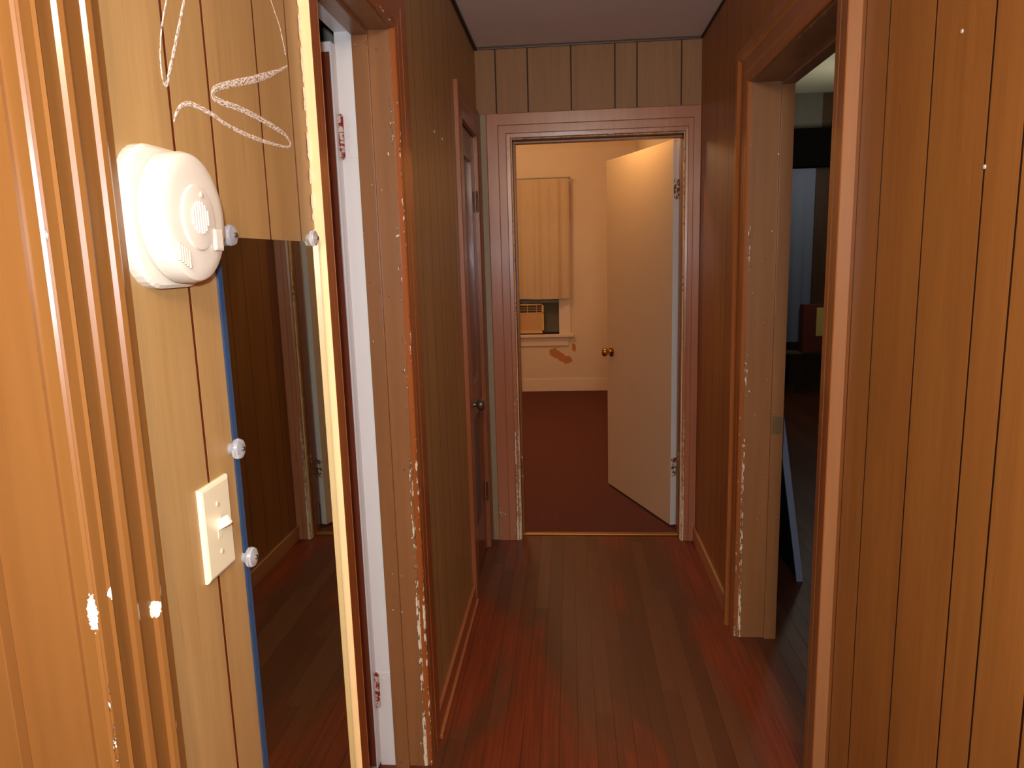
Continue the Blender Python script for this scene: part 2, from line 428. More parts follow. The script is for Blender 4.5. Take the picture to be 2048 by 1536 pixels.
PROF_BAND = [(0.0, 0.0), (0.0, 0.011), (0.004, 0.015), (0.030, 0.016), (0.032, 0.0135), (0.036, 0.016), (0.078, 0.0175), (0.084, 0.022), (0.090, 0.029), (0.113, 0.030), (0.115, 0.028), (0.115, 0.0)]


def casing(name, side, s0, s1, mat, prof, wa=1.0, wb=1.0, rev=0.004, wtop=1.0, edge=None):
    def P(s, z, t):
        if side == 'L': return Vector((XL + t, s, z))
        if side == 'R': return Vector((XR - t, s, z))
        return Vector((s, YF - t, z))
    a, b, zt = s0 - rev, s1 + rev, TOP + rev
    bm = bmesh.new(); L = bm.loops.layers.uv.verify()
    cols = []; arc = 0; pu, pt = prof[0]
    for (uu, t) in prof:
        arc += math.hypot(uu - pu, t - pt); pu, pt = uu, t; ua = uu * wa
        pts = [P(a - ua, 0, t), P(a - ua, zt + uu * wtop, t), P(b + uu * wb, zt + uu * wtop, t), P(b + uu * wb, 0, t)]
        vv = [0, 2.1, 2.1 + (s1 - s0), 4.2 + (s1 - s0)]
        cols.append(([bm.verts.new(p) for p in pts], arc, vv))
    for (va, ua, ta), (vb, ub, tb) in zip(cols, cols[1:]):
        for i in range(3):
            fc = bm.faces.new((va[i], va[i + 1], vb[i + 1], vb[i]))
            for lp, uv in zip(fc.loops, [(ua, ta[i]), (ua, ta[i + 1]), (ub, tb[i + 1]), (ub, tb[i])]): lp[L].uv = uv
    for i in (0, 3):
        bm.faces.new([c[0][i] for c in cols])
    if edge:      # separately coloured outer edge of the leg nearest the camera
        bm.normal_update()
        for fc in bm.faces:
            if abs(fc.normal.y) > 0.9 and fc.calc_center_median().y < a - 0.03: fc.material_index = 1
    return new_obj(name, bm, [mat] + ([edge] if edge else []), kind='structure')


def jamb(parent, side, s0, s1, mat, depth=WT, stop=0.055, stop_end=None, white=None, mats=None, k2=0.012):
    """Three-sided lining of an opening with a raised stop; white = depth at which the paint changes."""
    def B(bm, s_a, s_b, z_a, z_b, d_a, d_b, mi=0, bev=0.0):
        if side == 'L': box(bm, (XL - d_a, s_a, z_a), (XL - d_b, s_b, z_b), bev, mi)
        elif side == 'R': box(bm, (XR + d_a, s_a, z_a), (XR + d_b, s_b, z_b), bev, mi)
        else: box(bm, (s_a, YF + d_a, z_a), (s_b, YF + d_b, z_b), bev, mi)
    th = 0.018
    bm = bmesh.new()
    for d0, d1, mi in ([(0, depth, 0)] if white is None else [(0, white, 0), (white, depth, 1)]):
        B(bm, s0 - th, s0, 0, TOP, d0, d1, mi); B(bm, s1, s1 + th, 0, TOP, d0, d1, mi); B(bm, s0 - th, s1 + th, TOP, TOP + th, d0, d1, mi)
    if side == 'L': uvf = lambda c: (XL - c.x, c.z + (3 if c.y > (s0 + s1) / 2 else 0) + c.y)
    elif side == 'R': uvf = lambda c: (c.x - XR, c.z + (3 if c.y > (s0 + s1) / 2 else 0) + c.y)
    else: uvf = lambda c: (c.y - YF, c.z + (3 if c.x > 0.1 else 0) + c.x)
    j = new_obj('jamb', bm, mats or [mat], parent, uvf=uvf)
    bm = bmesh.new(); k = 0.012; e = stop_end or stop + 0.035
    B(bm, s0, s0 + k, 0, TOP - k, stop, e, 0, 0.002); B(bm, s1 - k2, s1, 0, TOP - k, stop, e, 0, 0.0008); B(bm, s0, s1, TOP - k, TOP, stop, e, 0, 0.002)
    new_obj('door_stop', bm, mats[0] if mats else mat, j, uvf=lambda c: (uvf(c)[0] - stop + 0.03, uvf(c)[1]))
    return j


t1 = casing('trim_1', 'L', OPEN_NEAR[0], OPEN_NEAR[1], m_casing_near, PROF); jamb(t1, 'L', *OPEN_NEAR, m_jamb_near, stop=0.06)
t2 = casing('trim_2', 'L', OPEN_WHITE[0], OPEN_WHITE[1], m_casing_white, PROF_EDGE, wa=0.5, edge=m_edge_cream)
jamb(t2, 'L', *OPEN_WHITE, m_jamb, stop=0.052, stop_end=0.092, white=0.093, mats=[m_jamb, m_white])
t3 = casing('trim_3', 'L', OPEN_CLOSET[0], OPEN_CLOSET[1], m_casing_closet, PROF_FLAT, wb=(YF - OPEN_CLOSET[1] - 0.004) / 0.1155)
jamb(t3, 'L', *OPEN_CLOSET, m_casing_closet, stop=0.04)
t4 = casing('trim_4', 'R', OPEN_RIGHT[0], OPEN_RIGHT[1], m_casing_right, PROF_BAND, edge=m_edge_tan)
jr = jamb(t4, 'R', *OPEN_RIGHT, m_jamb, stop=0.095, stop_end=WT)
t6 = casing('trim_6', 'F', OPEN_FAR[0], OPEN_FAR[1], m_casing_far, PROF_FLAT, wb=(XR - OPEN_FAR[1] - 0.004) / 0.1155)
jf = jamb(t6, 'F', *OPEN_FAR, m_jamb_far, stop=0.06, stop_end=0.10, k2=0.003)
# strike plate in the jamb of the right-hand door
bm = bmesh.new(); box(bm, (XR + 0.098, OPEN_RIGHT[1] - 0.0145, 0.80), (XR + 0.132, OPEN_RIGHT[1] - 0.011, 0.865), 0.001)
box(bm, (XR + 0.106, OPEN_RIGHT[1] - 0.0165, 0.822), (XR + 0.118, OPEN_RIGHT[1] - 0.0138, 0.842), 0.001)
new_obj('strike_plate', bm, plain('worn_strike', (132, 104, 72), 0.4, 0.3), jr)

solid('trim_7', (XL, YF - 0.013, 0.0), (OPEN_FAR[0] - 0.1195, YF, TOP + 0.118), plain('grey_filler_strip', (150, 132, 104), 0.5), kind='structure', bev=0.002)
# threshold strip
solid('trim_8', (OPEN_FAR[0], YF + 0.045, 0.0), (OPEN_FAR[1], YF + 0.075, 0.011), plain('brass_threshold', (176, 120, 52), 0.3, 0.6), kind='structure', bev=0.004)
# thin dark cove mouldings under the hall ceiling
bm = bmesh.new()
box(bm, (XL, YB, HC - 0.014), (XL + 0.012, YF, HC), 0.003); new_obj('trim_9', bm, m_black, kind='structure')
bm = bmesh.new(); box(bm, (XR - 0.006, YB, HC - 0.010), (XR, YF, HC)); new_obj('trim_10', bm, m_black, kind='structure')
bm = bmesh.new(); box(bm, (XL + 0.012, YF - 0.010, HC - 0.012), (XR - 0.006, YF, HC), 0.003); new_obj('trim_11', bm, plain('brown_bead', (84, 60, 48), 0.4), kind='structure')


def baseboard(name, side, ya, yb, mat, h=0.075, t=0.013, shoe=True):
    bm = bmesh.new()
    def X(d): return XL + d if side == 'L' else XR - d
    box(bm, (X(0), ya, 0), (X(t), yb, h), 0.003)
    if shoe: box(bm, (X(t), ya, 0), (X(t + 0.012), yb, 0.016), 0.004)
    new_obj(name, bm, mat, kind='structure')


baseboard('baseboard_left', 'L', OPEN_WHITE[1] + 0.119, OPEN_CLOSET[0] - 0.119, m_base_l)
baseboard('baseboard_left', 'L', OPEN_NEAR[1] + 0.119, OPEN_WHITE[0] - 0.063, m_base_l)
baseboard('baseboard_right', 'R', OPEN_RIGHT[1] + 0.119, YF - 0.02, m_base_r, shoe=False)
baseboard('baseboard_right', 'R', YB, OPEN_RIGHT[0] - 0.119, m_base_r, shoe=False)


# ------------------------------------------------------------------ doors
def knob_bm(axis_len=0.06, r_=0.027):
    bm = bmesh.new()
    lathe(bm, [(0.0, 0.0), (0.032, 0.0), (0.032, 0.003), (0.028, 0.008), (0.013, 0.011), (0.0105, 0.018), (0.0105, 0.026), (0.015, 0.030),
               (0.024, 0.035), (r_, 0.043), (r_, 0.050), (0.024, 0.057), (0.016, 0.0610), (0.0, 0.062)], 'x', 28)
    return bm


def hinge_bm(h=0.09, rk=0.0055, wl=0.030):
    """knuckle of five barrels along z plus two leaves in the xz plane"""
    bm = bmesh.new()
    for i in range(5):
        z0 = -h / 2 + i * h / 5
        lathe(bm, [(0.0, z0), (rk, z0 + 0.0006), (rk, z0 + h / 5 - 0.0012), (0.0, z0 + h / 5 - 0.0006)], 'z', 12)
    for s in (1, -1): lathe(bm, [(0.0, s * h / 2), (rk * 0.8, s * (h / 2 + 0.002)), (0, s * (h / 2 + 0.006))], 'z', 10)
    return bm


def rust_mat(name, metal, paint, amount):
    m = N(name, 0.5); P = m.obj()
    k = m.smooth(m.noise(m.scale(P, (60, 60, 60)), 1, 3, 0.6), 0.5 - amount, 0.56 - amount)
    m.color(m.mix(k, lin(paint), lin(metal))); return m.m


m_hinge_red = rust_mat('hinge_flaked_red', (150, 40, 34), (214, 196, 182), 0.02)
m_hinge_brass = rust_mat('hinge_flaked_brass', (96, 58, 30), (206, 198, 188), 0.03)

# bedroom door: white slab, hinged on the right jamb, standing open into the bedroom
hx, hy = 0.518, 3.762
ang = math.atan2(4.512 - hy, 0.224 - hx)
m_door_b = plain('bedroom_door_paint', (214, 184, 150), 0.42, var=0.02)
m_edge = plain('door_edge_white', (206, 208, 210), 0.4, var=0.02)
bm = bmesh.new(); vs = box(bm, (0, -0.035, 0.018), (0.80, 0, 2.006), 0.0015)
for fc in bm.faces: fc.material_index = 1 if (fc.normal.x < -0.9) else 0
d1 = new_obj('door_1', bm, [m_door_b, m_edge], kind='structure'); d1.location = (hx, hy, 0); d1.rotation_euler = (0, 0, ang)
for yy, sgn in ((0.0, 1), (-0.035, -1)):
    bm = knob_bm(); o = new_obj('doorknob', bm, m_brass, d1, smooth=True); o.location = (0.735, yy, 0.874); o.rotation_euler = (0, 0, sgn * math.pi / 2)
for z in (1.77, 0.34):
    o = new_obj('hinge', hinge_bm(0.10), m_hinge_brass, d1); o.location = (-0.004, -0.038, z)
    bm = bmesh.new(); box(bm, (-0.0025, -0.033, -0.05), (0.0004, -0.003, 0.05), 0.0005)
    for q in (-0.032, 0.0, 0.032): lathe(bm, [(0.004, -0.0025), (0.003, -0.0042), (0.0, -0.0044)], 'x', 10, (0, -0.017, q))
    o2 = new_obj('hinge_leaf', bm, m_hinge_brass, o); o2.location = (0.004, 0.038, 0)

# white-edged door standing open inside the left opening
lx = XL - WT + 0.002
bm = bmesh.new(); box(bm, (0, -0.035, 0.015), (-0.56, 0, 1.982), 0.001)
d2 = new_obj('door_2', bm, m_white, kind='structure'); d2.location = (lx, 1.869, 0); d2.rotation_euler = (0, 0, -0.03)
bm = bmesh.new(); box(bm, (-0.004, -0.038, 0.02), (-0.54, -0.0352, 1.958), 0.001)
new_obj('door_panel', bm, wood('door_face_brown', (112, 56, 34), (140, 74, 46), 0.3, coat=0.1), d2)
for z in (1.763, 0.246):
    o = new_obj('hinge', hinge_bm(0.10, 0.0075), m_hinge_red, t2); o.location = (lx + 0.004, 1.856, z)
    bm = bmesh.new(); box(bm, (XL - 0.0945, 1.8665, z - 0.05), (lx, 1.8682, z + 0.05), 0.0004)
    for q in (-0.03, 0.0, 0.03): lathe(bm, [(0.004, 1.8668), (0.003, 1.8655), (0, 1.8652)], 'y', 10, (XL - 0.115, 0, z + q))
    new_obj('hinge_leaf', bm, m_white, t2)

# closet door: two recessed panels, closed
cy0, cy1 = OPEN_CLOSET[0] + 0.003, OPEN_CLOSET[1] - 0.003
cx = XL - 0.006
bm = bmesh.new(); W = cy1 - cy0
def slab(a, b, za, zb, d=0.0, t=0.034, bev=0.002, mi=0): box(bm, (cx - d, cy0 + a, za), (cx - d - t, cy0 + b, zb), bev, mi)
slab(0, 0.10, 0.012, 2.006); slab(W - 0.10, W, 0.012, 2.006); slab(0.10, W - 0.10, 1.89, 2.006); slab(0.10, W - 0.10, 0.74, 0.90); slab(0.10, W - 0.10, 0.012, 0.24)
d3 = new_obj('door_3', bm, m_brown_door, kind='structure')
m_grey_panel = plain('grey_blue_panel', (96, 98, 108), 0.45, var=0.06)
bm = bmesh.new(); slab(0.10, W - 0.10, 0.90, 1.89, 0.012, 0.012, 0); new_obj('door_panel', bm, m_brown_door, d3)
bm = bmesh.new(); slab(0.10, W - 0.10, 0.24, 0.74, 0.012, 0.012, 0); new_obj('door_panel', bm, m_grey_panel, d3)['label'] = 'grey blue lower panel'
o = new_obj('doorknob', knob_bm(), m_dark_metal, d3, smooth=True); o.location = (cx, cy0 + 0.055, 0.83)
for z in (1.72, 0.30):
    o = new_obj('hinge', hinge_bm(0.09), m_dark_metal, d3); o.location = (XL + 0.003, cy1 + 0.002, z)

# ------------------------------------------------------------------ mirror and clips on the left wall
m_mirror = N('mirror_silver', 0.015); m_mirror.b.inputs['Metallic'].default_value = 1.0; m_mirror.color((0.60, 0.68, 0.62, 1)); m_mirror = m_mirror.m
m_mirror_edge = N('mirror_glass_edge', 0.12); m_mirror_edge.color(lin((46, 66, 94))); m_mirror_edge.b.inputs['Metallic'].default_value = 0.3; m_mirror_edge = m_mirror_edge.m
MY0, MY1, MZ0, MZ1 = 0.868, 1.231, 0.33, 1.487
bm = bmesh.new(); bw = 0.006
x0, x1 = XL + 0.001, XL + 0.006
back = [bm.verts.new((x0, y, z)) for y, z in ((MY0, MZ0), (MY1, MZ0), (MY1, MZ1), (MY0, MZ1))]
mid = [bm.verts.new((x0 + 0.0025, y, z)) for y, z in ((MY0, MZ0), (MY1, MZ0), (MY1, MZ1), (MY0, MZ1))]
fr = [bm.verts.new((x1, y, z)) for y, z in ((MY0 + bw, MZ0 + bw), (MY1, MZ0 + bw), (MY1, MZ1), (MY0 + bw, MZ1))]
bm.faces.new(back); bm.faces.new(fr)
for i in range(4):
    j = (i + 1) % 4
    fa = bm.faces.new((back[i], back[j], mid[j], mid[i])); fb = bm.faces.new((mid[i], mid[j], fr[j], fr[i]))
    fa.material_index = 1; fb.material_index = 1
mir = new_obj('wall_mirror', bm, [m_mirror, m_mirror_edge])
tag(mir, 'tall frameless mirror with bluish edge hung on left wall below the chalk scrawls', 'mirror')

m_clear = N('clear_plastic', 0.08); m_clear.color((0.95, 0.95, 0.95, 1)); m_clear.b.inputs['Transmission Weight'].default_value = 0.75
m_clear.b.inputs['Specular IOR Level'].default_value = 0.8; m_clear = m_clear.m


def clip_bm():
    bm = bmesh.new()
    lathe(bm, [(0.0, 0.0), (0.008, 0.0), (0.008, 0.005), (0.0125, 0.0065), (0.0135, 0.010), (0.012, 0.014), (0.007, 0.0165), (0.0, 0.017)], 'x', 20)
    return bm


clips = [((0.897, 1.489), 'clear plastic mirror clip half hidden behind the smoke detector'),
         ((1.198, 1.493), 'clear plastic mirror clip at top corner of mirror beside the door casing'),
         ((0.864, 1.222), 'clear plastic mirror clip on mirror edge just above the light switch'),
         ((0.872, 1.073), 'clear plastic mirror clip on mirror edge just below the light switch')]
for (yy, zz), lab in clips:
    o = empty('mirror_clip', (XL, yy, zz))
    new_obj('clip_body', clip_bm(), m_clear, o, smooth=True)
    bm = bmesh.new(); lathe(bm, [(0.0, 0.0165), (0.0035, 0.0165), (0.003, 0.0185), (0.0, 0.0190)], 'x', 12)
    new_obj('screw', bm, m_dark_metal, o, smooth=True)
    tag(o, lab, 'mirror clip', 'clips holding the wall mirror')

# ------------------------------------------------------------------ light switch
sw = empty('light_switch', (XL, 0.806, 1.139))
bm = bmesh.new()
def rect(x, hy_, hz): return [bm.verts.new((x, a * hy_, b * hz)) for a, b in ((-1, -1), (1, -1), (1, 1), (-1, 1))]
rs = [rect(0, 0.035, 0.0575), rect(0.0025, 0.035, 0.0575), rect(0.0048, 0.0335, 0.056), rect(0.0060, 0.0305, 0.053)]
for a, b in zip(rs, rs[1:]):
    for i in range(4): bm.faces.new((a[i], a[(i + 1) % 4], b[(i + 1) % 4], b[i]))
bm.faces.new(rs[0]); bm.faces.new(rs[-1]); new_obj('switch_plate', bm, m_ivory, sw)
bm = bmesh.new(); box(bm, (0.0055, -0.0055, -0.0125), (0.0066, 0.0055, 0.0125), 0.0006); col_ = new_obj('toggle_collar', bm, m_ivory, sw)
bm = bmesh.new(); box(bm, (0.0, -0.0042, -0.006), (0.017, 0.0042, 0.006), 0.002)
o = new_obj('toggle', bm, plain('toggle_plastic', (246, 232, 204), 0.25), sw); o.location = (0.004, 0, 0.003); o.rotation_euler = (0, -0.5, 0)
for z in (0.030, -0.030):
    bm = bmesh.new(); lathe(bm, [(0.0, 0.0058), (0.0034, 0.0058), (0.0030, 0.0072), (0, 0.0076)], 'x', 14, (0, 0, z)); new_obj('screw', bm, m_screw, sw, smooth=True)
tag(sw, 'ivory toggle light switch on panelled wall left of the mirror', 'light switch')

# ------------------------------------------------------------------ smoke detector
sd = empty('smoke_detector', (XL, 0.757, 1.502))
bm = bmesh.new()
def rr(x, half, rad, n=8):
    out = []
    for cx_, cz_, a0 in ((1, 1, 0), (-1, 1, 90), (-1, -1, 180), (1, -1, 270)):
        for k in range(n + 1):
            a = math.radians(a0 + 90 * k / n)
            out.append(bm.verts.new((x, cx_ * (half - rad) + rad * math.cos(a), cz_ * (half - rad) + rad * math.sin(a))))
    return out
rs = [rr(0, 0.0725, 0.046), rr(0.010, 0.0725, 0.046), rr(0.0135, 0.069, 0.044), rr(0.0140, 0.060, 0.040)]
for a, b in zip(rs, rs[1:]):
    for i in range(len(a)): bm.faces.new((a[i], a[(i + 1) % len(a)], b[(i + 1) % len(a)], b[i]))
bm.faces.new(rs[0]); bm.faces.new(rs[-1]); new_obj('mounting_base', bm, m_detector, sd, smooth=False)
bm = bmesh.new()
lathe(bm, [(0.0, 0.013), (0.058, 0.013), (0.058, 0.016), (0.0665, 0.0165), (0.0680, 0.019), (0.0675, 0.034), (0.0655, 0.0385), (0.062, 0.0405), (0.052, 0.0418), (0.0345, 0.0425), (0.033, 0.0445), (0.031, 0.0450), (0.0, 0.0450)], 'x', 64)
new_obj('housing', bm, m_detector, sd, smooth=True)
m_vent = plain('detector_slot', (206, 190, 160), 0.5)
bm = bmesh.new()
for i in range(-3, 4):
    hz = math.sqrt(max(0, 0.017 ** 2 - (i * 0.005) ** 2))
    box(bm, (0.0448, i * 0.005 - 0.0013, -hz), (0.0468, i * 0.005 + 0.0013, hz), 0.0006)
new_obj('sounder_grille', bm, m_detector, sd)
bm = bmesh.new()
for i in range(5): box(bm, (0.0432, -0.048 + 0.0045 * i, -0.044 - 0.002 * i), (0.0458, -0.0462 + 0.0045 * i, -0.026 - 0.002 * i), 0.0005)
new_obj('vent_slots', bm, m_vent, sd)
bm = bmesh.new(); box(bm, (0.0425, 0.026, -0.034), (0.0466, 0.046, -0.010), 0.003); new_obj('test_button', bm, m_detector, sd)
bm = bmesh.new(); lathe(bm, [(0.0, 0.044), (0.003, 0.044), (0.0028, 0.0465), (0, 0.047)], 'x', 12, (0, 0.006, 0.024)); new_obj('indicator_light', bm, m_vent, sd)
for a0 in range(150, 240, 12):
    pass
bm = bmesh.new()
for i in range(16):
    a = math.radians(100 + i * 11); c_, s_ = math.cos(a), math.sin(a)
    b0 = bm.verts.new((0.0142, 0.0605 * c_, 0.0605 * s_)); 
    b1 = bm.verts.new((0.0142, 0.0605 * math.cos(a + 0.1), 0.0605 * math.sin(a + 0.1)))
    b2 = bm.verts.new((0.0160, 0.0605 * math.cos(a + 0.1), 0.0605 * math.sin(a + 0.1))); b3 = bm.verts.new((0.0160, 0.0605 * c_, 0.0605 * s_))
    bm.faces.new((b0, b1, b2, b3))
new_obj('side_vents', bm, m_vent, sd)
tag(sd, 'round white smoke detector on rounded square base high on panelled wall', 'smoke detector')

# ------------------------------------------------------------------ chalk scrawls on the panelling
def chalk_mat():
    m = N('chalk', 0.9); m.color(lin((236, 222, 204)))
    U = m.uv(); n = m.noise(m.scale(U, (140, 500, 1)), 1, 3, 0.7)
    tr = m.n('ShaderNodeBsdfTransparent'); mx = m.n('ShaderNodeMixShader')
    m.put(mx.inputs[0], m.smooth(n, 0.40, 0.56)); m.t.links.new(tr.outputs[0], mx.inputs[1]); m.t.links.new(m.b.outputs[0], mx.inputs[2])
    m.t.links.new(mx.outputs[0], m.t.nodes['Material Output'].inputs[0]); return m.m


m_chalk = chalk_mat()


def catmull(P, n=10):
    P = [P[0]] + P + [P[-1]]; out = []
    for i in range(1, len(P) - 2):
        for k in range(n):
            t = k / n
            out.append(tuple(0.5 * (2 * P[i][j] + (P[i + 1][j] - P[i - 1][j]) * t + (2 * P[i - 1][j] - 5 * P[i][j] + 4 * P[i + 1][j] - P[i + 2][j]) * t * t
                                    + (3 * P[i][j] - P[i - 1][j] - 3 * P[i + 1][j] + P[i + 2][j]) * t ** 3) for j in range(3)))
    out.append(P[-2]); return out


def stroke(bm, pts, L):
    """pts: (y, z, width) on the left wall"""
    q = catmull(pts); prev = None; dist = 0
    for i, (y, z, w_) in enumerate(q):
        a = q[max(0, i - 1)]; b = q[min(len(q) - 1, i + 1)]
        ty, tz = b[0] - a[0], b[1] - a[1]; l = math.hypot(ty, tz) or 1; ny, nz = -tz / l, ty / l
        if i: dist += math.hypot(y - q[i - 1][0], z - q[i - 1][1])
        cur = [bm.verts.new((XL + (0.0004 if j % 3 == 0 else 0.0010), y + ny * w_ * o_, z + nz * w_ * o_)) for j, o_ in enumerate((-0.5, -0.2, 0.2, 0.5))]
        if prev:
            for j in range(3):
                fc = bm.faces.new((prev[0][j], prev[0][j + 1], cur[j + 1], cur[j]))
                for lp, uv in zip(fc.loops, [(prev[1], j * 0.003), (prev[1], j * 0.003 + 0.003), (dist, j * 0.003 + 0.003), (dist, j * 0.003)]): lp[L].uv = uv
        prev = (cur, dist)


def scrawl(strokes, label):
    bm = bmesh.new(); L = bm.loops.layers.uv.verify()
    for s_ in strokes: stroke(bm, s_, L)
    tag(new_obj('chalk_scrawl', bm, m_chalk), label, 'chalk mark', 'chalk marks on the panelling')


scrawl([[(0.825, 1.753, 0.003), (0.817, 1.738, 0.003), (0.802, 1.708, 0.003), (0.793, 1.68, 0.003), (0.791, 1.654, 0.003), (0.798, 1.646, 0.005), (0.809, 1.664, 0.006), (0.829, 1.7, 0.006), (0.853, 1.744, 0.005), (0.866, 1.767, 0.004)]],
       'narrow white chalk V mark on panelling straight above the smoke detector')
scrawl([[(0.806, 1.609, 0.003), (0.813, 1.619, 0.005), (0.826, 1.63, 0.005), (0.846, 1.636, 0.006), (0.869, 1.636, 0.006), (0.899, 1.634, 0.006), (0.931, 1.629, 0.005), (0.973, 1.626, 0.006), (1.02, 1.625, 0.006), (1.071, 1.626, 0.005), (1.139, 1.63, 0.004), (1.151, 1.639, 0.005), (1.129, 1.648, 0.007), (1.086, 1.652, 0.008), (1.034, 1.655, 0.008), (0.979, 1.656, 0.008), (0.929, 1.654, 0.008), (0.908, 1.655, 0.008), (0.905, 1.66, 0.008), (0.915, 1.668, 0.008), (0.956, 1.682, 0.009), (1.019, 1.701, 0.01), (1.073, 1.719, 0.01), (1.122, 1.737, 0.006), (1.163, 1.754, 0.004)]],
       'white chalk zigzag scrawl on panelling above the mirror')
scrawl([[(1.112, 1.84, 0.0016), (1.127, 1.824, 0.0016), (1.143, 1.808, 0.0016), (1.152, 1.79, 0.0016), (1.16, 1.77, 0.0016)]], 'thin faint curved chalk line beside the door casing above the zigzag scrawl')

# white paint dabs down the casing edge above the mirror
bm = bmesh.new()
for i in range(46):
    z = 1.50 + random.random() * 0.40; hh = 0.004 + random.random() * 0.010; ww = 0.002 + random.random() * 0.003
    yy = 1.228 + random.random() * 0.004
    vs = [bm.verts.new((XL + 0.0008 + 0.0006 * random.random(), yy + a * ww * (0.7 + 0.5 * random.random()), z + b * hh * (0.6 + 0.6 * random.random()))) for a, b in ((-1, -.6), (0, -1), (1, -.5), (1, .5), (0, 1), (-1, .6))]
    bm.faces.new(vs)
o = new_obj('paint_dab', bm, plain('dried_white_paint', (240, 234, 226), 0.3, var=0.0)); tag(o, 'row of white paint dabs on wall along the casing above the mirror', 'paint dabs'); o['kind'] = 'stuff'

# ------------------------------------------------------------------ bedroom: curtain, air conditioner
def drape(x0, x1, z0, z1, y, amp, waves, n=90, m_=24, hang=0.25, seed=0):
    bm = bmesh.new(); rows = []
    rnd = random.Random(seed); ph = [rnd.random() * 6.28 for _ in range(5)]
    for side in (0, 1):
        g = []
        for j in range(m_ + 1):
            t = j / m_; z = z1 + (z0 - z1) * t; row = []
            for i in range(n + 1):
                s_ = i / n; a = amp * (hang + (1 - hang) * t)
                d = a * (1.4 * (abs(math.sin(s_ * waves * 3.14 + ph[0] + t * 0.25)) - 0.6) + 0.5 * math.sin(s_ * waves * 2.3 * 6.283 + ph[1]) + 0.4 * math.sin(s_ * waves * 0.6 * 6.283 + ph[2]))
                row.append(bm.verts.new((x0 + (x1 - x0) * s_, y + d + side * 0.003, z + 0.004 * math.sin(s_ * 9 + ph[3]) * t)))
            g.append(row)
        rows.append(g)
    for g in rows:
        for j in range(m_):
            for i in range(n): bm.faces.new((g[j][i], g[j][i + 1], g[j + 1][i + 1], g[j + 1][i]))
    return bm


def cloth(name, ca, cb, trans=0.0):
    m = N(name, 0.9); P = m.obj(); wv = m.noise(m.scale(P, (400, 60, 400)), 1, 2); m.color(m.mix(wv, lin(ca), lin(cb)))
    m.b.inputs['Specular IOR Level'].default_value = 0.1; m.bump(wv, 0.3, 0.001); return m.m


cu = empty('curtain', (-0.5, YE - 0.11, 1.02))
bm = drape(-1.16 + 0.5, 0.0 + 0.5 - 0.0, 0.0, 1.235, 0, 0.020, 5.0, hang=0.6, seed=3)
new_obj('drape', bm, cloth('curtain_cloth', (214, 180, 142), (194, 162, 126)), cu, smooth=True)
bm = bmesh.new(); lathe(bm, [(0, -0.70), (0.006, -0.70), (0.006, 0.52), (0, 0.52)], 'x', 12, (0, 0.01, 1.245)); 
for xx in (-0.69, 0.505): box(bm, (xx - 0.006, 0.004, 1.238), (xx + 0.006, 0.088, 1.252))
new_obj('curtain_rod', bm, m_sash, cu, smooth=True)
tag(cu, 'plain tan curtain hanging over the bedroom window above the air conditioner', 'curtain')

m_ac = plain('ac_plastic', (226, 172, 92), 0.4, var=0.02); m_ac_dark = plain('ac_vent_dark', (40, 30, 24), 0.6)
AX0, AX1, AZ0, AZ1, AY = -0.78, -0.285, 0.648, 0.968, YE - 0.05
ac = empty('air_conditioner', ((AX0 + AX1) / 2, YE, AZ0))
def loc(p): return (p[0] - (AX0 + AX1) / 2, p[1] - YE, p[2] - AZ0)
def pbox(bm, a, b, bev=0.0): box(bm, loc(a), loc(b), bev)
bm = bmesh.new(); pbox(bm, (AX0 + 0.012, AY + 0.03, AZ0 + 0.01), (AX1 - 0.012, YE + 0.34, AZ1 - 0.008), 0.004); new_obj('case', bm, m_sash, ac)
bm = bmesh.new()
vz = AZ1 - 0.095
pbox(bm, (AX0, AY, AZ0), (AX1, AY + 0.03, AZ0 + 0.035), 0.003); pbox(bm, (AX0, AY, AZ1 - 0.018), (AX1, AY + 0.03, AZ1), 0.003)
pbox(bm, (AX0, AY, AZ0), (AX0 + 0.022, AY + 0.03, AZ1), 0.003); pbox(bm, (AX1 - 0.022, AY, AZ0), (AX1, AY + 0.03, AZ1), 0.003)
pbox(bm, (AX0, AY, vz - 0.012), (AX1, AY + 0.03, vz), 0.002); new_obj('bezel', bm, m_ac, ac)
bm = bmesh.new(); k = 0
z = AZ0 + 0.040
while z < vz - 0.016:
    pbox(bm, (AX0 + 0.02, AY + 0.004, z), (AX1 - 0.02, AY + 0.012, z + 0.0052)); z += 0.0098
pbox(bm, (AX0 + 0.02, AY + 0.010, AZ0 + 0.03), (AX1 - 0.02, AY + 0.024, vz - 0.010)); new_obj('intake_grille', bm, m_ac, ac)
bm = bmesh.new(); pbox(bm, (AX0 + 0.02, AY + 0.024, vz), (AX1 - 0.02, AY + 0.029, AZ1 - 0.016)); new_obj('vent_recess', bm, m_ac_dark, ac)
bm = bmesh.new()
for i in range(1, 4): pbox(bm, (AX0 + 0.02, AY + 0.006, vz + i * 0.019), (AX1 - 0.02, AY + 0.018, vz + i * 0.019 + 0.0035))
for i in range(1, 5): x_ = AX0 + 0.02 + i * (AX1 - AX0 - 0.04) / 4.6; pbox(bm, (x_, AY + 0.004, vz), (x_ + 0.004, AY + 0.020, AZ1 - 0.016))
new_obj('louvre', bm, m_ac, ac)
tag(ac, 'beige window air conditioner with ribbed front grille sitting in the bedroom window', 'air conditioner')
